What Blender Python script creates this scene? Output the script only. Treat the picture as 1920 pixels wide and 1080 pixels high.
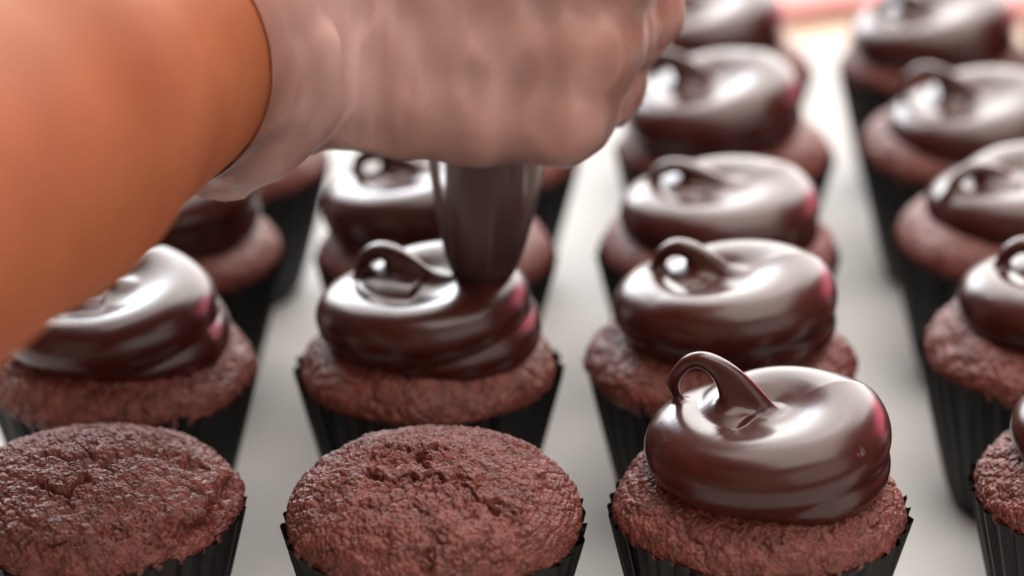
import bpy, math
import numpy as np

for o in list(bpy.data.objects):
    bpy.data.objects.remove(o)
sc = bpy.context.scene
COL = sc.collection
MM = 0.001
R = math.radians

# ------------------------------------------------------------------ camera
cam_d = bpy.data.cameras.new('camera')
cam = bpy.data.objects.new('camera', cam_d)
COL.objects.link(cam)
cam.location = (0, -0.5134, 0.3210)
cam.rotation_euler = (R(90 - 23.5), 0, 0)
cam_d.sensor_width = 36
cam_d.lens = 36 * 4723 / 1920
cam_d.clip_start = 0.01
cam_d.clip_end = 50
cam_d.dof.use_dof = True
cam_d.dof.focus_distance = 0.571
cam_d.dof.aperture_fstop = 6.0
sc.camera = cam

# ------------------------------------------------------------------ world and lamps
w = bpy.data.worlds.new('World')
sc.world = w
w.use_nodes = True
bg = w.node_tree.nodes['Background']
bg.inputs[0].default_value = (0.86, 0.80, 0.78, 1)
bg.inputs[1].default_value = 0.10


def area(name, loc, target, sx, sy, power, color):
    d = bpy.data.lights.new(name, 'AREA')
    d.shape = 'RECTANGLE'
    d.size = sx
    d.size_y = sy
    d.energy = power
    d.color = color
    o = bpy.data.objects.new(name, d)
    COL.objects.link(o)
    o.location = loc
    from mathutils import Vector
    o.rotation_euler = (Vector(target) - Vector(loc)).to_track_quat('-Z', 'Y').to_euler()
    return o


# the window behind the table, a second pane of bluish sky, an added pink lamp in place of a pink object's reflection, a warm ceiling lamp
area('window_light', (0.05, 2.00, 1.15), (0.02, 0.12, 0.06), 3.0, 2.1, 98, (1.0, 0.97, 0.93))
area('sky_pane_light', (-0.50, 1.75, 0.72), (0.02, 0.12, 0.06), 0.7, 0.5, 6.5, (0.72, 0.82, 1.0))
area('ceiling_light', (0.28, 0.20, 1.45), (0.03, 0.08, 0.0), 1.7, 1.2, 27, (1.0, 0.90, 0.83))
area('pink_reflection_light', (1.25, 1.15, 0.42), (0.05, 0.08, 0.06), 0.85, 0.6, 5.2, (1.0, 0.17, 0.27))
area('warm_room_light', (-0.50, -1.10, 0.70), (-0.05, 0.05, 0.12), 2.0, 1.4, 3.8, (1.0, 0.70, 0.50))
area('added_fill_light', (0.95, -0.95, 0.80), (-0.04, 0.05, 0.12), 1.5, 1.1, 7.0, (1.0, 0.90, 0.84))  # unseen fill added at right front to brighten the glove cuff and fist

vs = sc.view_settings
vs.view_transform = 'Standard'
vs.look = 'None'
vs.exposure = 0
vs.gamma = 1
vs.use_curve_mapping = False
sc.cycles.use_denoising = True
sc.cycles.max_bounces = 8
sc.cycles.transparent_max_bounces = 12

# ------------------------------------------------------------------ noise
_rng = np.random.default_rng(7)
PERM = _rng.permutation(256)
PERM = np.concatenate([PERM, PERM, PERM]).astype(np.int64)
GRAD = _rng.normal(size=(256, 3))
GRAD /= np.linalg.norm(GRAD, axis=1)[:, None]
JIT = _rng.random((256, 3))


def _hash(i, j, k):
    return PERM[(PERM[(PERM[i & 255] + j) & 255] + k) & 255]


def perlin(p):
    i = np.floor(p).astype(np.int64)
    f = p - i
    u = f * f * f * (f * (f * 6 - 15) + 10)
    out = 0
    for dx in (0, 1):
        wx = u[:, 0] if dx else 1 - u[:, 0]
        for dy in (0, 1):
            wy = u[:, 1] if dy else 1 - u[:, 1]
            for dz in (0, 1):
                wz = u[:, 2] if dz else 1 - u[:, 2]
                g = GRAD[_hash(i[:, 0] + dx, i[:, 1] + dy, i[:, 2] + dz)]
                dot = g[:, 0] * (f[:, 0] - dx) + g[:, 1] * (f[:, 1] - dy) + g[:, 2] * (f[:, 2] - dz)
                out = out + wx * wy * wz * dot
    return out


def fbm(p, octaves=3, gain=0.5):
    a, s, out = 1.0, 1.0, 0
    for _ in range(octaves):
        out = out + a * perlin(p * s + 17.3 * s)
        a *= gain
        s *= 2.03
    return out


def worley(p):
    i = np.floor(p).astype(np.int64)
    f1 = np.full(len(p), 9.0)
    f2 = np.full(len(p), 9.0)
    for dx in (-1, 0, 1):
        for dy in (-1, 0, 1):
            for dz in (-1, 0, 1):
                c = i + np.array([dx, dy, dz])
                q = c + JIT[_hash(c[:, 0], c[:, 1], c[:, 2])]
                d = np.sqrt(((p - q) ** 2).sum(1))
                f2 = np.minimum(f2, np.maximum(f1, d))
                f1 = np.minimum(f1, d)
    return f1, f2


# ------------------------------------------------------------------ meshes
def mesh_from(name, v, faces, mat, smooth=True):
    me = bpy.data.meshes.new(name)
    v = np.asarray(v, dtype=np.float64) * MM
    if isinstance(faces, np.ndarray):
        n, k = faces.shape
        me.vertices.add(len(v))
        me.vertices.foreach_set('co', v.astype(np.float32).ravel())
        me.loops.add(n * k)
        me.loops.foreach_set('vertex_index', faces.astype(np.int32).ravel())
        me.polygons.add(n)
        me.polygons.foreach_set('loop_start', np.arange(0, n * k, k, dtype=np.int32))
        me.polygons.foreach_set('loop_total', np.full(n, k, dtype=np.int32))
        me.update(calc_edges=True)
        me.validate()
    else:
        me.from_pydata([tuple(x) for x in v], [], faces)
        me.update()
    me.polygons.foreach_set('use_smooth', np.full(len(me.polygons), smooth))
    if mat:
        me.materials.append(mat)
    return me


def link(name, data, parent=None, loc=(0, 0, 0), rz=0.0):
    o = bpy.data.objects.new(name, data)
    COL.objects.link(o)
    o.parent = parent
    o.location = [c * MM for c in loc]
    o.rotation_euler = (0, 0, rz)
    return o


def tag(o, label=None, cat=None, group=None, kind=None):
    if label:
        o['label'] = label
    if cat:
        o['category'] = cat
    if group:
        o['group'] = group
    if kind:
        o['kind'] = kind
    return o


def trilinear(F, g):
    n = np.array(F.shape)
    g = np.clip(g, 0, n - 1.001)
    i = np.floor(g).astype(int)
    t = g - i
    out = 0
    for dx in (0, 1):
        for dy in (0, 1):
            for dz in (0, 1):
                wgt = (t[:, 0] if dx else 1 - t[:, 0]) * (t[:, 1] if dy else 1 - t[:, 1]) * (t[:, 2] if dz else 1 - t[:, 2])
                out = out + wgt * F[i[:, 0] + dx, i[:, 1] + dy, i[:, 2] + dz]
    return out


def surface_nets(F, org, h):
    """quads and smooth normals of the zero set of a distance field sampled on a grid"""
    S = F < 0
    nx, ny, nz = F.shape
    cnt = np.zeros((nx - 1, ny - 1, nz - 1), dtype=np.int8)
    for dx in (0, 1):
        for dy in (0, 1):
            for dz in (0, 1):
                cnt += S[dx:nx - 1 + dx, dy:ny - 1 + dy, dz:nz - 1 + dz]
    act = np.argwhere((cnt > 0) & (cnt < 8))
    idx = np.full(cnt.shape, -1, dtype=np.int64)
    idx[tuple(act.T)] = np.arange(len(act))
    acc = np.zeros((len(act), 3))
    m = np.zeros(len(act))
    C8 = [(a, b, c) for a in (0, 1) for b in (0, 1) for c in (0, 1)]
    for a in C8:
        for ax in range(3):
            if a[ax]:
                continue
            b = list(a)
            b[ax] = 1
            fa = F[act[:, 0] + a[0], act[:, 1] + a[1], act[:, 2] + a[2]]
            fb = F[act[:, 0] + b[0], act[:, 1] + b[1], act[:, 2] + b[2]]
            c = (fa < 0) != (fb < 0)
            t = np.where(c, fa / np.where(fa == fb, 1, fa - fb), 0)
            p = np.tile(np.array(a, float), (len(act), 1))
            p[:, ax] = t
            acc += p * c[:, None]
            m += c
    g = act + acc / m[:, None]
    eps = 0.75

    def grad(g):
        n = np.empty_like(g)
        for ax in range(3):
            e = np.zeros(3)
            e[ax] = eps
            n[:, ax] = trilinear(F, g + e) - trilinear(F, g - e)
        return n
    for _ in range(2):
        n = grad(g) / (2 * eps)
        g2 = (n * n).sum(1)
        step = np.clip(trilinear(F, g) / np.maximum(g2, 1e-6), -0.6, 0.6) if False else trilinear(F, g) / np.maximum(g2, 0.05 * h * h)
        d = n * step[:, None]
        ln = np.linalg.norm(d, axis=1)
        d *= np.minimum(1, 0.5 / np.maximum(ln, 1e-9))[:, None]
        g = g - 0.8 * d
    n = grad(g)
    n /= np.maximum(np.linalg.norm(n, axis=1), 1e-9)[:, None]
    quads = []
    for ax in range(3):
        sl0 = [slice(None)] * 3
        sl1 = [slice(None)] * 3
        sl0[ax] = slice(0, -1)
        sl1[ax] = slice(1, None)
        a, b = S[tuple(sl0)], S[tuple(sl1)]
        e = np.argwhere(a != b)
        o1, o2 = [k for k in range(3) if k != ax]
        lim = np.array(F.shape) - 1
        ok = (e[:, o1] > 0) & (e[:, o2] > 0) & (e[:, o1] < lim[o1]) & (e[:, o2] < lim[o2])
        e = e[ok]
        flip = a[tuple(e.T)]

        def cell(d1, d2):
            c = e.copy()
            c[:, o1] += d1
            c[:, o2] += d2
            return idx[tuple(c.T)]
        q = np.stack([cell(-1, -1), cell(0, -1), cell(0, 0), cell(-1, 0)], 1)
        if ax == 1:
            flip = ~flip
        q[~flip] = q[~flip][:, ::-1]
        quads.append(q)
    return np.asarray(org) + g * h, np.concatenate(quads), n


def set_normals(me, n):
    me.normals_split_custom_set_from_vertices([tuple(x) for x in n])


def submesh(v, q, n, keep):
    qq = q[keep]
    used = np.unique(qq)
    rm = np.full(len(v), -1, dtype=np.int64)
    rm[used] = np.arange(len(used))
    return v[used], rm[qq], n[used]


def smin(a, b, k):
    hh = np.clip(0.5 + 0.5 * (b - a) / k, 0, 1)
    return b + (a - b) * hh - k * hh * (1 - hh)


def grid(lo, hi, h):
    ax = [np.arange(lo[i], hi[i] + h, h, dtype=np.float32) for i in range(3)]
    return np.meshgrid(*ax, indexing='ij')


def capsule(X, Y, Z, a, b, ra, rb):
    a = np.asarray(a, np.float32)
    d = np.asarray(b, np.float32) - a
    t = np.clip(((X - a[0]) * d[0] + (Y - a[1]) * d[1] + (Z - a[2]) * d[2]) / max(float(d @ d), 1e-6), 0, 1)
    return np.sqrt((X - a[0] - t * d[0]) ** 2 + (Y - a[1] - t * d[1]) ** 2 + (Z - a[2] - t * d[2]) ** 2) - (ra + (rb - ra) * t)


# ------------------------------------------------------------------ materials
def new_mat(name):
    m = bpy.data.materials.new(name)
    m.use_nodes = True
    nt = m.node_tree
    return m, nt, nt.nodes['Principled BSDF'], nt.nodes['Material Output']


def N(nt, typ, **kw):
    n = nt.nodes.new(typ)
    for k, v in kw.items():
        if k.startswith('i_'):
            key = k[2:]
            n.inputs[int(key) if key.isdigit() else key.replace('_', ' ')].default_value = v
        else:
            setattr(n, k, v)
    return n


def ramp(nt, fac, stops):
    r = nt.nodes.new('ShaderNodeValToRGB')
    while len(r.color_ramp.elements) < len(stops):
        r.color_ramp.elements.new(0.5)
    for e, (p, c) in zip(r.color_ramp.elements, stops):
        e.position = p
        e.color = (*c, 1)
    nt.links.new(fac, r.inputs[0])
    return r.outputs[0]


def mat_chocolate():
    m, nt, b, out = new_mat('glossy_chocolate')
    tc = N(nt, 'ShaderNodeTexCoord')
    no = N(nt, 'ShaderNodeTexNoise', i_Scale=90.0, i_Detail=3.0)
    nt.links.new(tc.outputs['Object'], no.inputs['Vector'])
    col = ramp(nt, no.outputs[0], [(0.3, (0.046, 0.0080, 0.0056)), (0.7, (0.058, 0.0102, 0.0072))])
    nt.links.new(col, b.inputs['Base Color'])
    rr = N(nt, 'ShaderNodeMapRange', i_3=0.25, i_4=0.33)
    nt.links.new(no.outputs[0], rr.inputs[0])
    nt.links.new(rr.outputs[0], b.inputs['Roughness'])
    b.inputs['IOR'].default_value = 1.33
    b.inputs['Coat Weight'].default_value = 1.0
    b.inputs['Coat IOR'].default_value = 1.33
    b.inputs['Coat Roughness'].default_value = 0.23
    b.inputs['Subsurface Weight'].default_value = 0.22
    b.inputs['Subsurface Radius'].default_value = (1.0, 0.25, 0.12)
    b.inputs['Subsurface Scale'].default_value = 0.004
    # tiny bubbles and dust specks in the skin of the ganache
    vo = N(nt, 'ShaderNodeTexVoronoi', i_Scale=330.0)
    nt.links.new(tc.outputs['Object'], vo.inputs['Vector'])
    mr = N(nt, 'ShaderNodeMapRange', i_1=0.0, i_2=0.13, i_3=1.0, i_4=0.0)
    nt.links.new(vo.outputs['Distance'], mr.inputs[0])
    sel = N(nt, 'ShaderNodeMath', operation='GREATER_THAN', i_1=0.93)
    sep = N(nt, 'ShaderNodeSeparateColor')
    nt.links.new(vo.outputs['Color'], sep.inputs[0])
    nt.links.new(sep.outputs[0], sel.inputs[0])
    mu = N(nt, 'ShaderNodeMath', operation='MULTIPLY')
    nt.links.new(mr.outputs[0], mu.inputs[0])
    nt.links.new(sel.outputs[0], mu.inputs[1])
    bp = N(nt, 'ShaderNodeBump', i_Strength=0.5, i_Distance=0.0003)
    nt.links.new(mu.outputs[0], bp.inputs['Height'])
    n2 = N(nt, 'ShaderNodeTexNoise', i_Scale=700.0, i_Detail=2.0)
    nt.links.new(tc.outputs['Object'], n2.inputs['Vector'])
    b2 = N(nt, 'ShaderNodeBump', i_Strength=0.05, i_Distance=0.0004)
    nt.links.new(n2.outputs[0], b2.inputs['Height'])
    nt.links.new(bp.outputs[0], b2.inputs['Normal'])
    nt.links.new(b2.outputs[0], b.inputs['Normal'])
    nt.links.new(b2.outputs[0], b.inputs['Coat Normal'])
    return m


def mat_cake():
    m, nt, b, out = new_mat('chocolate_sponge')
    tc = N(nt, 'ShaderNodeTexCoord')
    no = N(nt, 'ShaderNodeTexNoise', i_Scale=260.0, i_Detail=6.0, i_Roughness=0.7)
    nt.links.new(tc.outputs['Object'], no.inputs['Vector'])
    col = ramp(nt, no.outputs[0], [(0.30, (0.080, 0.018, 0.013)), (0.52, (0.165, 0.041, 0.030)), (0.74, (0.29, 0.086, 0.068))])
    nt.links.new(col, b.inputs['Base Color'])
    b.inputs['Roughness'].default_value = 0.5
    b.inputs['IOR'].default_value = 1.35
    b.inputs['Coat Weight'].default_value = 0.65
    b.inputs['Coat IOR'].default_value = 1.45
    b.inputs['Coat Roughness'].default_value = 0.52
    vo = N(nt, 'ShaderNodeTexVoronoi', i_Scale=900.0)
    nt.links.new(tc.outputs['Object'], vo.inputs['Vector'])
    n2 = N(nt, 'ShaderNodeTexNoise', i_Scale=1100.0, i_Detail=3.0)
    nt.links.new(tc.outputs['Object'], n2.inputs['Vector'])
    b1 = N(nt, 'ShaderNodeBump', i_Strength=0.55, i_Distance=0.0007)
    b1.invert = True
    nt.links.new(vo.outputs['Distance'], b1.inputs['Height'])
    b2 = N(nt, 'ShaderNodeBump', i_Strength=0.5, i_Distance=0.0006)
    nt.links.new(n2.outputs[0], b2.inputs['Height'])
    nt.links.new(b1.outputs[0], b2.inputs['Normal'])
    nt.links.new(b2.outputs[0], b.inputs['Normal'])
    nt.links.new(b2.outputs[0], b.inputs['Coat Normal'])
    return m


def mat_wrapper():
    m, nt, b, out = new_mat('black_baking_paper')
    tc = N(nt, 'ShaderNodeTexCoord')
    no = N(nt, 'ShaderNodeTexNoise', i_Scale=260.0, i_Detail=4.0)
    nt.links.new(tc.outputs['Object'], no.inputs['Vector'])
    col = ramp(nt, no.outputs[0], [(0.3, (0.006, 0.006, 0.006)), (0.75, (0.013, 0.012, 0.012))])
    nt.links.new(col, b.inputs['Base Color'])
    b.inputs['Roughness'].default_value = 0.5
    b.inputs['Specular IOR Level'].default_value = 0.25
    bp = N(nt, 'ShaderNodeBump', i_Strength=0.3, i_Distance=0.0004)
    nt.links.new(no.outputs[0], bp.inputs['Height'])
    nt.links.new(bp.outputs[0], b.inputs['Normal'])
    return m


def mat_paper():
    m, nt, b, out = new_mat('baking_paper')
    tc = N(nt, 'ShaderNodeTexCoord')
    no = N(nt, 'ShaderNodeTexNoise', i_Scale=14.0, i_Detail=3.0)
    nt.links.new(tc.outputs['Object'], no.inputs['Vector'])
    col = ramp(nt, no.outputs[0], [(0.3, (0.585, 0.59, 0.58)), (0.7, (0.64, 0.65, 0.645))])
    nt.links.new(col, b.inputs['Base Color'])
    b.inputs['Roughness'].default_value = 0.7
    b.inputs['Specular IOR Level'].default_value = 0.1
    return m


def mat_wood():
    m, nt, b, out = new_mat('pale_wood')
    tc = N(nt, 'ShaderNodeTexCoord')
    mp = N(nt, 'ShaderNodeMapping')
    mp.inputs['Scale'].default_value = (4, 60, 60)
    nt.links.new(tc.outputs['Object'], mp.inputs[0])
    no = N(nt, 'ShaderNodeTexNoise', i_Scale=1.0, i_Detail=5.0)
    nt.links.new(mp.outputs[0], no.inputs['Vector'])
    col = ramp(nt, no.outputs[0], [(0.3, (0.74, 0.56, 0.41)), (0.7, (0.82, 0.66, 0.52))])
    nt.links.new(col, b.inputs['Base Color'])
    b.inputs['Roughness'].default_value = 0.5
    return m


def mat_cloth():
    m, nt, b, out = new_mat('pink_cloth')
    tc = N(nt, 'ShaderNodeTexCoord')
    no = N(nt, 'ShaderNodeTexNoise', i_Scale=300.0, i_Detail=2.0)
    nt.links.new(tc.outputs['Object'], no.inputs['Vector'])
    col = ramp(nt, no.outputs[0], [(0.3, (0.90, 0.38, 0.37)), (0.7, (0.95, 0.46, 0.44))])
    nt.links.new(col, b.inputs['Base Color'])
    b.inputs['Roughness'].default_value = 0.9
    b.inputs['Sheen Weight'].default_value = 0.3
    return m


def mat_skin():
    m, nt, b, out = new_mat('skin')
    tc = N(nt, 'ShaderNodeTexCoord')
    no = N(nt, 'ShaderNodeTexNoise', i_Scale=35.0, i_Detail=4.0)
    nt.links.new(tc.outputs['Object'], no.inputs['Vector'])
    col = ramp(nt, no.outputs[0], [(0.3, (0.31, 0.090, 0.034)), (0.7, (0.38, 0.120, 0.048))])
    nt.links.new(col, b.inputs['Base Color'])
    b.inputs['Roughness'].default_value = 0.6
    b.inputs['Specular IOR Level'].default_value = 0.22
    b.inputs['Subsurface Weight'].default_value = 0.25
    b.inputs['Subsurface Radius'].default_value = (1.0, 0.35, 0.2)
    b.inputs['Subsurface Scale'].default_value = 0.004
    n2 = N(nt, 'ShaderNodeTexNoise', i_Scale=900.0, i_Detail=2.0)
    nt.links.new(tc.outputs['Object'], n2.inputs['Vector'])
    bp = N(nt, 'ShaderNodeBump', i_Strength=0.15, i_Distance=0.0005)
    nt.links.new(n2.outputs[0], bp.inputs['Height'])
    nt.links.new(bp.outputs[0], b.inputs['Normal'])
    return m


def mat_film(name, milk, base, rough, attr=None):
    """thin clear plastic: see-through, a little milky, with a real surface gloss"""
    m, nt, b, out = new_mat(name)
    b.inputs['Base Color'].default_value = (*base, 1)
    b.inputs['Roughness'].default_value = 0.6
    b.inputs['Specular IOR Level'].default_value = 0.2
    tr = N(nt, 'ShaderNodeBsdfTransparent')
    mx = N(nt, 'ShaderNodeMixShader')
    tc = N(nt, 'ShaderNodeTexCoord')
    no = N(nt, 'ShaderNodeTexNoise', i_Scale=60.0, i_Detail=3.0)
    nt.links.new(tc.outputs['Object'], no.inputs['Vector'])
    mr = N(nt, 'ShaderNodeMapRange', i_1=0.3, i_2=0.7, i_3=milk * 0.75, i_4=milk * 1.25)
    nt.links.new(no.outputs[0], mr.inputs[0])
    if attr:      # folded and bunched film is several layers thick
        at = N(nt, 'ShaderNodeAttribute', attribute_name=attr)
        ad = N(nt, 'ShaderNodeMath', operation='ADD', use_clamp=True)
        nt.links.new(mr.outputs[0], ad.inputs[0])
        nt.links.new(at.outputs['Fac'], ad.inputs[1])
        nt.links.new(ad.outputs[0], mx.inputs[0])
    else:
        nt.links.new(mr.outputs[0], mx.inputs[0])
    nt.links.new(tr.outputs[0], mx.inputs[1])
    tl = N(nt, 'ShaderNodeBsdfTranslucent')
    tl.inputs[0].default_value = (*base, 1)
    mt = N(nt, 'ShaderNodeMixShader')
    mt.inputs[0].default_value = 0.22
    nt.links.new(b.outputs[0], mt.inputs[1])
    nt.links.new(tl.outputs[0], mt.inputs[2])
    nt.links.new(mt.outputs[0], mx.inputs[2])
    gl = N(nt, 'ShaderNodeBsdfGlossy')
    gl.inputs['Roughness'].default_value = rough
    fr = N(nt, 'ShaderNodeFresnel')
    fr.inputs[0].default_value = 1.33
    m2 = N(nt, 'ShaderNodeMixShader')
    nt.links.new(fr.outputs[0], m2.inputs[0])
    nt.links.new(mx.outputs[0], m2.inputs[1])
    nt.links.new(gl.outputs[0], m2.inputs[2])
    nt.links.new(m2.outputs[0], out.inputs['Surface'])
    return m


CHOC, CAKE, WRAP, PAPER, WOOD, CLOTH, SKIN = (mat_chocolate(), mat_cake(), mat_wrapper(), mat_paper(), mat_wood(), mat_cloth(), mat_skin())
GLOVE = mat_film('clear_glove_film', 0.17, (0.98, 0.64, 0.58), 0.34, 'layers')
BAGFILM = mat_film('clear_piping_bag_film', 0.045, (0.72, 0.56, 0.53), 0.30)

# ------------------------------------------------------------------ setting
nx, ny = 40, 40
xs = np.linspace(-900, 900, nx)
ys = np.linspace(-420, 1250, ny)
tb = []
for z in (0, -30):
    tb += [(-900, -420, z), (900, -420, z), (900, 1250, z), (-900, 1250, z)]
tb = np.array(tb, float) + np.array([0, 0, -1.0])
tag(link('table', mesh_from('table', tb, [(0, 1, 2, 3), (7, 6, 5, 4), (0, 4, 5, 1), (1, 5, 6, 2), (2, 6, 7, 3), (3, 7, 4, 0)], WOOD, False)), kind='structure')

# sheet of baking paper under all the cakes, gently rippled
nx, ny = 120, 130
X, Y = np.meshgrid(np.linspace(-420, 420, nx), np.linspace(-330, 478, ny), indexing='ij')
P = np.stack([X.ravel(), Y.ravel(), np.zeros(X.size)], 1)
P[:, 2] = 0.2 * fbm(P / 90.0, 2)
ii = np.arange(nx * ny).reshape(nx, ny)
Q = np.stack([ii[:-1, :-1].ravel(), ii[1:, :-1].ravel(), ii[1:, 1:].ravel(), ii[:-1, 1:].ravel()], 1)
tag(link('baking_paper', mesh_from('baking_paper', P, Q, PAPER)), 'pale grey sheet of baking paper under all the cupcakes', 'baking paper')

# folded pink cloth beyond the paper
nx, ny = 70, 40
u = np.linspace(0, 1, nx)
verts = []
for j in range(ny):
    a = 2 * math.pi * j / ny
    for i in range(nx):
        x = 60 + 330 * u[i]
        rr = 1 + 0.12 * math.sin(9 * u[i] * 3.1 + a) + 0.06 * math.sin(23 * u[i])
        e = min(1, 9 * u[i] + 0.25, 9 * (1 - u[i]) + 0.25)
        y = 568 + 66 * e * rr * (abs(math.cos(a)) ** 0.7) * math.copysign(1, math.cos(a)) + 6 * math.sin(7 * u[i])
        z = 4.5 + 5.0 * e * rr * (abs(math.sin(a)) ** 0.7) * math.copysign(1, math.sin(a))
        verts.append((x, y, max(z, -0.6)))
Q = [(j * nx + i, j * nx + i + 1, ((j + 1) % ny) * nx + i + 1, ((j + 1) % ny) * nx + i) for j in range(ny) for i in range(nx - 1)]
Q += [tuple(j * nx for j in range(ny)), tuple(j * nx + nx - 1 for j in reversed(range(ny)))]
tag(link('pink_cloth', mesh_from('pink_cloth', verts, Q, CLOTH)), 'blurred pink cloth lying on the wood beyond the baking paper', 'cloth')

# ------------------------------------------------------------------ cupcake parts
RIM = 42.0


def make_wrapper(seed, n=38):
    rg = np.random.default_rng(seed)
    zs = np.array([0.4, 2.0, 6, 14, 23, 32, 38, 1.0])
    prof = [(0.0, 0.6), (0.14, 0.22), (0.25, 0.0), (0.62, 0.85), (0.86, 1.0)]   # one pleat: a flat panel folded back under its neighbour
    verts, rows = [], []
    tops = RIM + rg.normal(0, 0.45, n) + 0.8
    sk = rg.normal(0, 0.16, n)
    am = 1 + rg.normal(0, 0.22, n)
    for zi, z in enumerate(zs):
        row = []
        for k in range(n):
            top = tops[k]
            zz = top if zi == len(zs) - 1 else z
            t = zz / RIM
            base = 23.8 + 9.9 * t ** 0.9
            if zz < 3:
                base -= 1.2 * (1 - zz / 3.0)
            amp = (0.35 + 1.35 * t ** 1.2) * am[k]
            for f, h in prof:
                th = 2 * math.pi * (k + f + sk[k] * (1 - f)) / n
                r = base + amp * (h - 0.35)
                dz = -0.5 * (1 - h) if zi == len(zs) - 1 else 0
                row.append(len(verts))
                verts.append((r * math.cos(th), r * math.sin(th), zz + dz))
        rows.append(row)
    faces = []
    for a, b in zip(rows[:-1], rows[1:]):
        m = len(a)
        for i in range(m):
            faces.append((a[i], a[(i + 1) % m], b[(i + 1) % m], b[i]))
    faces.append(tuple(reversed(rows[0])))
    me = mesh_from('wrapper', verts, faces, WRAP, False)
    return me


def seg_dist(P, pts):
    best = np.full(len(P), 1e9)
    for a, b in zip(pts[:-1], pts[1:]):
        a, b = np.array(a, float), np.array(b, float)
        d = b - a
        t = np.clip(((P - a) @ d) / (d @ d), 0, 1)
        best = np.minimum(best, np.linalg.norm(P - a - t[:, None] * d, axis=1))
    return best


def make_cake(seed, nr, na, h=15.0, rough=1.0, trenches=(), a=33.6, lobes=0.7, fx=2.35):
    """domed top with crumb relief; runs down inside the paper"""
    s = np.linspace(0, 1, 400)
    tt = s * (math.pi / 2)
    r = a * np.sin(tt) ** (2 / fx)
    z = h * np.cos(tt) ** (2 / 2.3)
    r = np.concatenate([r, a - np.linspace(0.05, 11.0, 60)])
    z = np.concatenate([z, -np.linspace(0.3, 16, 60)])
    L = np.concatenate([[0], np.cumsum(np.hypot(np.diff(r), np.diff(z)))])
    l = np.linspace(0.15, L[-1], nr)
    r, z = np.interp(l, L, r), np.interp(l, L, z)
    dr, dz = np.gradient(r), np.gradient(z)
    nl = np.hypot(dr, dz)
    nr_, nz_ = -dz / nl, dr / nl
    th = np.linspace(0, 2 * math.pi, na, endpoint=False)
    ct, st = np.cos(th), np.sin(th)
    P = np.stack([np.outer(r, ct), np.outer(r, st), np.outer(z, np.ones(na))], 2).reshape(-1, 3)
    Nn = np.stack([np.outer(nr_, ct), np.outer(nr_, st), np.outer(nz_, np.ones(na))], 2).reshape(-1, 3)
    off = seed * 31.7
    q = P + off
    d = lobes * 1.6 * fbm(q / 17.0, 2)
    if nr > 100:
        top = np.clip((P[:, 2] + 2) / 8, 0, 1)
        wq = q + 0.8 * np.stack([perlin(q / 2.2), perlin(q / 2.2 + 9), perlin(q / 2.2 + 21)], 1)
        f1, f2 = worley(wq / 2.6)
        k1, k2 = worley((q + 2.2 * np.stack([perlin(q / 3.1), perlin(q / 3.1 + 4), perlin(q / 3.1 + 11)], 1)) / 7.5 + 2)
        split = np.clip(1 - (k2 - k1) / 0.10, 0, 1) * np.clip(1.8 * fbm(q / 9.0 + 70, 2) + 0.1, 0, 1) * top
        crack = np.clip(1 - (f2 - f1) / 0.16, 0, 1) * np.clip(0.25 + 1.6 * fbm(q / 7.0 + 5, 2), 0, 1)
        g1, g2 = worley(wq / 0.7 + 3)
        d += rough * (0.50 * fbm(q / 3.2, 3) + 0.85 * (0.3 - f1 ** 2) * (0.45 + 0.55 * top) - 1.0 * crack * top - 1.9 * split + 0.66 * (0.3 - g1 ** 2) + 0.24 * fbm(q / 0.6, 2))
    else:
        f1, f2 = worley(q / 2.6)
        d += rough * (0.35 * fbm(q / 3.2, 2) + 0.5 * (0.5 - f1))
    d = d * np.clip((P[:, 2] + 3) / 3, 0.12, 1)
    for pts, wd, dp, asym in trenches:
        jit = np.stack([perlin(q / 1.6 + 3), perlin(q / 1.6 + 8)], 1) * 1.5 + np.stack([perlin(q / 4.5 + 1), perlin(q / 4.5 + 6)], 1) * 4.0
        dd = seg_dist(P[:, :2] + jit, pts)
        mod = np.clip(0.95 + 1.4 * fbm(q / 4.0 + 40, 2), 0.3, 1.6)
        d -= dp * mod * np.exp(-(dd / wd) ** 2) * (P[:, 2] > -1)
        if asym:
            d += asym * np.exp(-((dd - 1.9 * wd) / (1.2 * wd)) ** 2)
    P = P + Nn * d[:, None]
    P[:, 2] += RIM
    P = np.concatenate([P, [[0, 0, P[:na, 2].mean()]], [[0, 0, RIM - 16]]])
    i = np.arange(nr * na).reshape(nr, na)
    j = np.roll(i, -1, 1)
    Q = np.stack([i[:-1].ravel(), i[1:].ravel(), j[1:].ravel(), j[:-1].ravel()], 1)
    c0, c1 = len(P) - 2, len(P) - 1
    Q = np.concatenate([Q, np.stack([i[0], j[0], np.full(na, c0), np.full(na, c0)], 1)])
    faces = Q
    # centre fans as triangles
    quads = Q[:(nr - 1) * na]
    tris = np.stack([i[0], j[0], np.full(na, c0)], 1)
    tri2 = np.stack([i[-1], np.full(na, c1), j[-1]], 1)
    me = bpy.data.meshes.new('cake')
    v = P * MM
    me.vertices.add(len(v))
    me.vertices.foreach_set('co', v.astype(np.float32).ravel())
    lp = np.concatenate([quads.ravel(), tris.ravel(), tri2.ravel()]).astype(np.int32)
    me.loops.add(len(lp))
    me.loops.foreach_set('vertex_index', lp)
    cn = np.concatenate([np.full(len(quads), 4), np.full(2 * na, 3)]).astype(np.int32)
    me.polygons.add(len(cn))
    me.polygons.foreach_set('loop_start', np.concatenate([[0], np.cumsum(cn)[:-1]]).astype(np.int32))
    me.polygons.foreach_set('loop_total', cn)
    me.update(calc_edges=True)
    me.polygons.foreach_set('use_smooth', np.full(len(cn), True))
    me.materials.append(CAKE)
    return me


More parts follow.
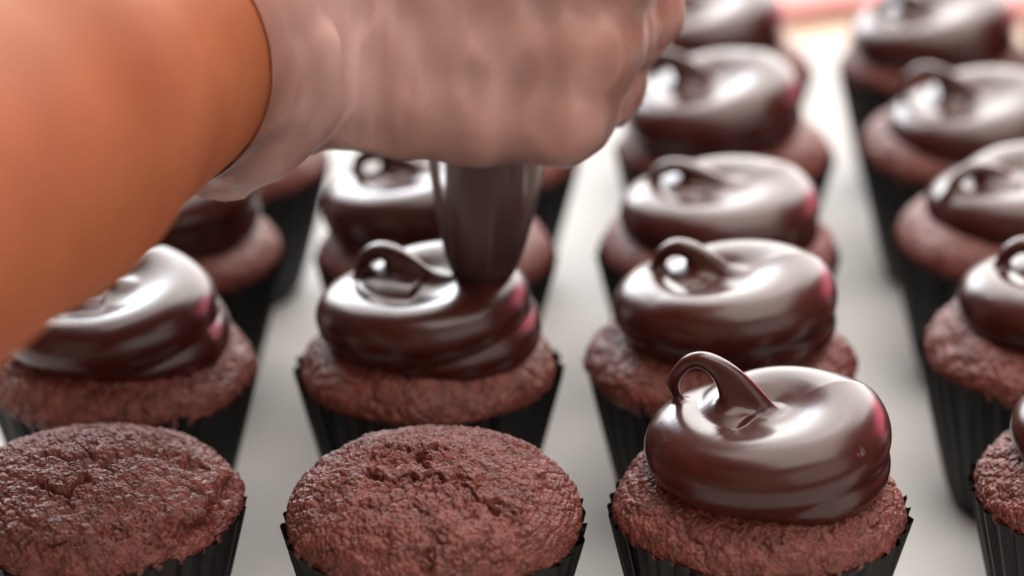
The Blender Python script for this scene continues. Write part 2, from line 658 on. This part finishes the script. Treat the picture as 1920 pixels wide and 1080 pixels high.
def catmull(pts, n):
    pts = np.array(pts, float)
    k = np.linspace(0, len(pts) - 1, n)
    out = []
    for t in k:
        i = min(int(t), len(pts) - 2)
        f = t - i
        p0, p1, p2, p3 = pts[max(i - 1, 0)], pts[i], pts[i + 1], pts[min(i + 2, len(pts) - 1)]
        out.append(0.5 * (2 * p1 + (p2 - p0) * f + (2 * p0 - 5 * p1 + 4 * p2 - p3) * f * f + (3 * p1 - p0 - 3 * p2 + p3) * f ** 3))
    return np.array(out)


# curl: x, y (away), z above the rim, half width in the plane of the curl, half thickness
CURL_HERO = [(-3.0, -1.0, 16.0, 7.5, 2.4), (-4.0, -0.3, 22.5, 7.0, 2.3), (-6.6, 1.2, 28.6, 4.9, 2.2), (-10.2, 3.5, 33.2, 3.1, 2.3),
             (-14.4, 5.0, 35.6, 2.0, 2.3), (-18.0, 6.5, 34.6, 1.6, 2.1), (-20.6, 7.5, 31.0, 1.5, 1.9), (-21.2, 8.5, 27.4, 1.4, 1.6), (-20.0, 9.0, 24.6, 1.0, 1.3)]
CURL_B = [(1, -1, 21.5, 6.6, 2.5), (-2, 0.5, 24.63, 4.9, 2.4), (-5.2, 2, 28.27, 3.6, 2.6), (-8.8, 4, 30.6, 2.7, 2.7),
          (-12.6, 5, 31.2, 2.2, 2.5), (-15.6, 5.8, 29, 2, 2.2), (-17, 6.2, 25.6, 1.8, 1.9), (-16.6, 6.6, 22, 1.4, 1.5)]
CURL_C = [(2, 0, 21.5, 7, 2.5), (-1, 1, 24.5, 4.6, 2.5), (-5.5, 2, 28, 3, 2.7), (-10.4, 3, 30.1, 2.4, 2.6),
          (-15, 4, 29.9, 2.1, 2.3), (-18, 4.6, 27.5, 1.9, 2), (-19.4, 5, 24.5, 1.4, 1.5)]
CURL_D = [(-6, -1, 21, 6, 2.2), (-8, 0, 24.67, 4.6, 2.2), (-11, 0.5, 27.33, 3, 2.4), (-15, 0.5, 29, 2.2, 2.4),
          (-19.6, 0, 28, 1.9, 2.2), (-22.6, -1, 25, 1.8, 1.9), (-23.6, -2, 21.5, 1.6, 1.6), (-22.4, -3.2, 18.6, 1.2, 1.3)]


def make_frosting(curl, h=0.6, start=225.0, pitch=4.6, rise=4.8, z0=12.0, rad=(7.4, 9.6, 10.4, 10.0), Rr=(19.8, 18.6, 17.6, 17.0), sep=0.9, pits=(), seed=1, tilt=0.0):
    X, Y, Z = grid((-33, -33, 2), (33, 33, 40), h)
    r = np.sqrt(X * X + Y * Y)
    th = np.mod(np.arctan2(Y, X) - R(start), 2 * math.pi)
    F = None
    kp = np.array([0, 0.5, 1.0, 1.42, 2.0]) * 2 * math.pi
    wob = 0.30 * np.sin(2 * th + seed) + 0.22 * np.sin(3 * th + 2.1 * seed)
    for turn in (0, 1):
        ph = th + 2 * math.pi * turn
        rr = np.interp(ph, kp, [rad[0], rad[1] * 0.93, rad[1], rad[2], rad[3] * 0.72]).astype(np.float32)
        RR = np.interp(ph, kp, [Rr[0], Rr[0], Rr[1], Rr[2], 6.5]).astype(np.float32)
        zz = z0 + np.interp(ph, kp, [0, pitch * 0.45, pitch * 1.0, pitch * 1.0 + rise, pitch * 1.0 + rise * 0.3]).astype(np.float32)
        if turn == 0:
            rr = rr * np.clip(0.30 + ph * 0.55, 0, 1)
        d = np.sqrt((r - RR - wob * 0.6) ** 2 + ((Z - zz) / 0.88) ** 2) - rr
        d = d * 0.92
        F = d if F is None else smin(F, d, sep)
    # filler in the middle, with a shallow hollow where the nozzle was pulled away
    ca, sa = math.cos(R(start + 150)), math.sin(R(start + 150))
    lift = (X * ca + Y * sa) * rise / 42.0
    core = (np.sqrt((r / 18.5) ** 2 + ((Z - (z0 + pitch * 0.55 + 2.2) - lift) / 9.6) ** 2) - 1.0) * 9.6
    F = smin(F, core, 6.0)
    hol = np.sqrt((X + 2) ** 2 + (Y - 1) ** 2 + ((Z - (z0 + pitch + 14.2)) / 0.9) ** 2) - 5.4
    F = -smin(-F, hol, 4.0)
    F = F + 0.10 * np.sin(0.21 * X + seed) * np.sin(0.19 * Y + 2 * seed)
    if tilt:
        pass
    for px, py, pz, pr in pits:
        F = -smin(-F, np.sqrt((X - px) ** 2 + (Y - py) ** 2 + (Z - pz) ** 2) - pr, 0.35)
    # curl
    c = catmull(curl, 40)
    tang = np.gradient(c[:, :3], axis=0)
    tang /= np.linalg.norm(tang, axis=1)[:, None]
    side = np.cross(tang, np.array([0, 1.0, 0]))
    side /= np.linalg.norm(side, axis=1)[:, None]
    G = np.full(F.shape, 50.0, dtype=np.float32)
    lo = np.floor((c[:, :3].min(0) - 11 - np.array([-33, -33, 2])) / h).astype(int).clip(0)
    hi = np.ceil((c[:, :3].max(0) + 11 - np.array([-33, -33, 2])) / h).astype(int)
    sl = tuple(slice(lo[k], min(hi[k], F.shape[k])) for k in range(3))
    xs_, ys_, zs_ = X[sl], Y[sl], Z[sl]
    g = G[sl]
    for i in range(len(c)):
        wd, tk = c[i, 3], c[i, 4]
        tk_ = min(tk, wd)
        e = max(wd - 1.3, 0)
        dy = max(tk - 1.3, 0)
        for sy in ((-1, 0, 1) if dy > 0.1 else (0,)):
            w2 = e * (1.0 if sy == 0 else 0.8)
            a = c[i, :3] - side[i] * w2 + np.array([0, sy * dy, 0])
            b = c[i, :3] + side[i] * w2 + np.array([0, sy * dy, 0])
            rim = min(1.3, wd, tk)
            g = np.minimum(g, capsule(xs_, ys_, zs_, a, b, rim, rim))
    # round the beads off into one ribbon
    for _ in range(2):
        for ax in range(3):
            g = 0.5 * g + 0.25 * (np.roll(g, 1, ax) + np.roll(g, -1, ax))
    G[sl] = g
    body = F
    F = smin(F, G, 2.6)
    v, q, n = surface_nets(F, (-33, -33, 2), h)
    # drop what is buried in the cake
    ctr = v[q].mean(1)
    bury = ctr[:, 2] < 3.2
    gi = (v - np.array([-33, -33, 2])) / h
    isc = (trilinear(G, gi) < 0.45) & (trilinear(body, gi) > 1.1)
    fc = isc[q].sum(1) >= 2
    v[:, 2] += RIM
    va, qa, na_ = submesh(v, q, n, ~fc & ~bury)
    vb, qb, nb_ = submesh(v, q, n, fc)
    m1 = mesh_from('frosting', va, qa, CHOC)
    m2 = mesh_from('curl', vb, qb, CHOC)
    for m_, n_ in ((m1, na_), (m2, nb_)):
        set_normals(m_, n_)
    return m1, m2


wrappers = [make_wrapper(s) for s in (1, 2, 3)]
cake_far = [make_cake(s, 56, 170, h=13.0, rough=1.0, lobes=0.8) for s in (11, 12)]
cake_mid = [make_cake(s, 120, 360, h=13.0, rough=0.8, lobes=0.9) for s in (21,)]
cake_B1 = make_cake(31, 230, 700, h=15.6, fx=2.6, trenches=(
    ([(-13, 4), (-8, 6.5), (-2, 6.5), (2, 6)], 0.75, 5.6, 0.45), ([(-2.2, 6), (-2.0, -3)], 0.65, 4.8, 0.2),
    ([(-16, -4), (-10, -8), (-4, -6.5), (1, -8), (6, -11), (11, -16), (17, -18)], 0.7, 5.8, 0.5)))
cake_A1 = make_cake(41, 230, 700, h=12.0, trenches=(
    ([(3, 4), (9, 5.5), (16, 6), (23, 3.5)], 2.6, 3.0, 0.0), ([(31, 3), (30, -7), (27, -15), (22, -23)], 1.8, 2.4, 0.5),
    ([(-11, -11), (-5, -13), (0, -9)], 1.2, 2.4, 0.4), ([(-12, 4), (-4, 2), (2, 4)], 1.2, 1.6, 0.4)))
cake_C1 = make_cake(51, 210, 640, h=13.0, rough=0.75)
cake_D1 = make_cake(61, 210, 640, h=13.0, rough=0.95)

fr_hero = make_frosting(CURL_HERO, h=0.5, pits=[(19.0, -18.9, 24.9, 1.35)], seed=1.0)
fr_B2 = make_frosting(CURL_B, h=0.65, rad=(9.0, 8.8, 9.6, 9.2), Rr=(21.2, 18.8, 16.4, 15.0), pitch=6.8, rise=4.4, z0=10.4, sep=0.7, start=250, seed=2.0)
fr_C2 = make_frosting(CURL_B, h=0.65, seed=3.3, rad=(7.2, 9.8, 10.8, 10.0), start=215)
fr_C3 = make_frosting(CURL_C, h=0.7, seed=4.1, start=230)
fr_D = make_frosting(CURL_D, h=0.65, seed=5.2, start=240)

GRP = 'chocolate cupcakes set out in rows'


def cupcake(loc, label, cake, frost, wrap, rz=0.0, frz=0.0, foff=(0, 0, 0), fs=(1, 1, 1), crz=0.0, cs=1.0, lean=(0, 0)):
    e = bpy.data.objects.new('cupcake', None)
    COL.objects.link(e)
    e.empty_display_size = 0.02
    e.location = [c * MM for c in loc]
    tag(e, label, 'cupcake', GRP)
    link('wrapper', wrap, e, rz=rz)
    c = link('cake', cake, e, rz=crz)
    c.scale = (cs, cs, 1)
    if frost:
        f = link('frosting', frost[0], e, foff, frz)
        f.scale = fs
        f.rotation_euler = (R(lean[0]), R(lean[1]), frz)
        link('curl', frost[1], f)
    return e


Wp = wrappers
far, mid = cake_far, cake_mid
cupcake((-96.3, 1.3, 0), 'unfrosted cupcake at the lower left, with a sunken fold across its top', cake_A1, None, Wp[0], 0.3)
cupcake((-17.8, -5.9, 0), 'unfrosted cupcake with a cracked dome, in front of the piping bag', cake_B1, None, Wp[1], 1.1)
cupcake((56.8, 0, 0), 'sharp frosted cupcake with a tall looped curl, nearest the camera', cake_C1, fr_hero, Wp[2], 0.5, foff=(1.5, 0, 0))
cupcake((142, 7.8, 0), 'frosted cupcake cut off by the lower right corner of the photo', cake_D1, fr_D, Wp[0], 2.0, frz=0.12, foff=(2.5, 1, -1.0))
cupcake((-100.6, 73.1, 0), 'frosted cupcake half hidden behind the bare forearm', mid[0], fr_B2, Wp[1], 0.9, frz=0.25, crz=1.0, cs=1.02, foff=(0, 0, -1.0), lean=(0,-1))
cupcake((-21.4, 75.7, 0), 'cupcake being frosted under the tip of the piping bag', mid[0], fr_B2, Wp[2], 1.7, crz=2.5, foff=(-0.5, 0, 0), cs=0.98)
cupcake((54, 77.9, 0), 'frosted cupcake directly behind the sharp one with the looped curl', mid[0], fr_C2, Wp[0], 2.6, foff=(0.5, 0, 0), crz=4.1, cs=1.03)
cupcake((141.3, 84.5, 0), 'frosted cupcake at the right edge, second from the front in its row', mid[0], fr_C2, Wp[1], 0.2, frz=0.1, foff=(1.5, 0, -2.5), crz=5.2, lean=(-1,2))
cupcake((-100, 151.2, 0), 'dark cupcake mostly hidden under the glove cuff', far[0], fr_C3, Wp[2], 0.6, crz=0.4)
cupcake((-21.7, 151.2, 0), 'frosted cupcake behind the clear tip of the piping bag', far[1], fr_C3, Wp[0], 1.3, frz=-0.15, crz=1.9, lean=(0,-4))
cupcake((59.1, 153.2, 0), 'frosted cupcake third from the front in the row right of the piping bag', far[0], fr_C3, Wp[1], 2.9, crz=2.7, foff=(-2, 0, -0.5), lean=(1,2), fs=(1.0,1.0,0.94))
cupcake((144.5, 161.2, 0), 'frosted cupcake third from the front along the right edge', far[1], fr_D, Wp[2], 0.8, frz=0.2, crz=3.3, foff=(5, 0, -3.5), lean=(-1,-2), fs=(0.98,1,0.98))
cupcake((-91.4, 224.5, 0), 'cupcake of which only the black wrapper shows below the glove', far[1], fr_C2, Wp[0], 1.9, crz=4.4)
cupcake((-13.4, 229.2, 0), 'blurred cupcake showing past the right side of the piping bag', far[0], fr_C3, Wp[1], 0.1, crz=5.5)
cupcake((67.1, 234, 0), 'blurred frosted cupcake fourth from the front, right of the gloved fist', far[1], fr_hero, Wp[2], 1.5, frz=0.3, crz=0.9, lean=(1,-5))
cupcake((144.6, 236.4, 0), 'blurred frosted cupcake fourth from the front along the right edge', far[0], fr_hero, Wp[0], 2.2, frz=0.2, crz=1.2, foff=(4.5, 0, -3.5), lean=(2,-4), fs=(0.98,1,0.96))
cupcake((69.6, 318, 0), 'blurred frosted cupcake cut by the top edge beside the gloved knuckles', far[0], fr_C3, Wp[1], 0.4, frz=0.25, crz=2.2, lean=(2,-5))
cupcake((147.6, 318, 0), 'blurred frosted cupcake at the back near the upper right corner', far[1], fr_C2, Wp[2], 2.4, frz=0.25, crz=3.9, foff=(2.5, 2, 0.5), lean=(1,-6), fs=(1.0,1,0.95))
cupcake((204, 307.1, 0), 'blurred frosted cupcake of which only a pale edge shows at upper right', far[0], fr_C2, Wp[0], 1.0, frz=0.1, crz=4.9)

# ------------------------------------------------------------------ piping bag
BX, BY = -6.5, 82.0
bag = bpy.data.objects.new('piping_bag', None)
COL.objects.link(bag)
bag.location = (-7.5 * MM, 74 * MM, 62 * MM)
tag(bag, 'clear plastic piping bag of chocolate held by the gloved hand', 'piping bag')


def lathe(name, prof, mat, wr, seed, na=96, inset=0.0, parent=None):
    prof = catmull(prof, 80)
    verts = []
    for z, r in prof:
        for k in range(na):
            th = 2 * math.pi * k / na
            f = 1 + wr * min(1, z / 60) * (0.5 * math.sin(5 * th + seed + z * 0.02) + 0.35 * math.sin(9 * th + 1.7 * seed - z * 0.03) + 0.2 * math.sin(17 * th + z * 0.05))
            rr = max(r * f - inset, 0.3)
            t = z / 50.0
            verts.append((rr * math.cos(th) + 1.2 * t, rr * math.sin(th) + 9.0 * t + 0.24 * max(0, z - 50), z))
    nr = len(prof)
    Q = [(i * na + k, i * na + (k + 1) % na, (i + 1) * na + (k + 1) % na, (i + 1) * na + k) for i in range(nr - 1) for k in range(na)]
    return link(name, mesh_from(name, verts, Q + [tuple(reversed(range(na)))], mat), parent)


film_prof = [(0, 3.8), (5, 6.4), (10, 9.2), (18, 11.4), (28, 13.4), (38, 15.0), (50, 16.2), (80, 14.5), (110, 13.5), (125, 9), (136, 6), (150, 12), (175, 20), (200, 24)]
lathe('film', film_prof, BAGFILM, 0.08, 1.0, parent=bag)
lathe('chocolate_filling', [(1, 3.2), (5, 5.4), (10, 7.9), (18, 9.4), (28, 10.2), (38, 10.4), (50, 10.8), (80, 13.2), (110, 12.0), (122, 8), (128, 3)], CHOC, 0.06, 1.0, parent=bag)

# ------------------------------------------------------------------ gloved hand and bare forearm (right hand, back of the hand to the camera)
O = np.array([BX, BY, 0.0])
fing = [  # z, radii, MCP, PIP, DIP, tip
    (117, 8.0, (18, -23), (29, 2), (14, 23), (-4, 21)),
    (133, 9.0, (24, -26), (37, 4), (18, 27), (-5, 24)),
    (151, 9.4, (28, -27), (41, 4), (20, 28), (-6, 25)),
    (169, 9.0, (27, -25), (39, 3), (19, 27), (-5, 25)),
]
caps_hand = []
wr_lo, wr_hi = (-60, -15, 126), (-60, -13, 152)
for k, (z, rd, m, p, d, t) in enumerate(fing):
    zb = 126 + (z - 117) * 0.5
    caps_hand.append(((-56, -15, zb), (*m, z + 1), 13.0, rd + 2.2))
    caps_hand.append(((*m, z + 1), (*p, z), rd + 1.6, rd + 0.4))
    caps_hand.append(((*p, z), (*d, z + 1), rd + 0.4, rd - 0.6))
    caps_hand.append(((*d, z + 1), (*t, z + 2), rd - 0.6, rd - 1.6))
caps_hand += [((-48, -8, 122), (0, -20, 117), 15.0, 10.5),          # heel of the hand
              ((-50, -4, 148), (-16, 14, 178), 14.0, 11.0),         # ball of the thumb
              ((-16, 14, 178), (10, 8, 192), 10.5, 9.0), ((10, 8, 192), (30, -8, 190), 9.0, 7.4)]
arm = [((-58, -15, 127), (-58, -13, 151), 18.0, 18.0), ((-60, -15, 139), (-94.1, -128.5, 153), 24.5, 36.0),
       ((-94.1, -128.5, 153), (-124, -234.4, 161), 36.0, 40.0), ((-124, -234.4, 161), (-152.4, -330, 166), 40.0, 42.0)]


def lean(p, k=0.42):
    return np.array([p[0], p[1] + (p[2] - 116) * k * min(1, max(0, (p[0] + 75) / 60)), p[2]]) + O


caps_hand = [(lean(a), lean(b), ra, rb) for a, b, ra, rb in caps_hand]
arm = [(np.array(a) + O, np.array(b) + O, ra, rb) for a, b, ra, rb in arm]


def build_field(caps, lo, hi, h, k, grow=0.0):
    X, Y, Z = grid(lo, hi, h)
    F = None
    for a, b, ra, rb in caps:
        d = capsule(X, Y, Z, a, b, ra + grow, rb + grow)
        F = d if F is None else smin(F, d, k)
    return F


lo, hi, hh = (-212, -300, 74), (60, 160, 218), 2.0
Fh = build_field(caps_hand, lo, hi, hh, 3.0)
Fa = build_field(arm, lo, hi, hh, 10.0)
v, q, n = surface_nets(smin(Fh, Fa, 9.0), lo, hh)
me = mesh_from('person', v, q, SKIN)
set_normals(me, n)
person = link('person', me)
tag(person, 'bare forearm and fist in a clear glove gripping the piping bag', 'person')

# glove: a loose film over the hand, open at the cuff
axis = np.array([-94.1 + 60, -128.5 + 15, 153 - 139.0])
axis /= np.linalg.norm(axis)
wc = np.array([-60, -15, 138.0]) + O
CUFF = 52.0
lo2, hi2, h2 = (-160, -50, 74), (60, 162, 218), 1.7
GX, GY, GZ = grid(lo2, hi2, h2)
AL = (GX - wc[0]) * axis[0] + (GY - wc[1]) * axis[1] + (GZ - wc[2]) * axis[2]
DN = np.clip((wc[2] - GZ) / 25 + 0.4, 0, 1)
loose = 0.4 + (4.6 + 6.0 * DN) * np.exp(-((AL - 20) / 17) ** 2)
Fg = smin(build_field(caps_hand, lo2, hi2, h2, 6.0, 1.5), build_field(arm, lo2, hi2, h2, 10.0) - loose, 12.0)
v, q, n = surface_nets(Fg, lo2, h2)
along = (v - wc) @ axis
fold = 1 - np.abs(fbm(np.stack([v[:, 0] / 10.0 + 3, v[:, 1] / 14.0, v[:, 2] / 60.0], 1), 1)) * 2.2
fold2 = 1 - np.abs(fbm(np.stack([v[:, 0] / 16.0 + 8, v[:, 1] / 24.0, v[:, 2] / 26.0], 1), 2)) * 2.0
cw = np.clip((along + 40) / 60, 0, 1)
v = v + n * ((1 - cw) * 0.7 * np.clip(fold, 0, 1) ** 2 + cw * np.clip((CUFF - along) / 12, 0, 1) * 2.0 * np.clip(fold2, 0, 1) ** 2)[:, None]
lim = CUFF + 2.5 * perlin(v / 30.0)
keep = (along[q] < lim[q]).any(1)
over = np.clip(along - lim, 0, None)
v = v - axis * over[:, None]
lay = 0.55 * np.exp(-((along - 16) / 24) ** 2) * (0.7 + 0.5 * np.clip(fold2, 0, 1)) + 0.30 * (1 - cw) * np.clip(fold, 0, 1) ** 6
used = np.unique(q[keep])
va, qa, na_ = submesh(v, q, n, keep)
gm = mesh_from('glove', va, qa, GLOVE)
at = gm.attributes.new('layers', 'FLOAT', 'POINT')
at.data.foreach_set('value', lay[used].astype(np.float32))
link('glove', gm, person)
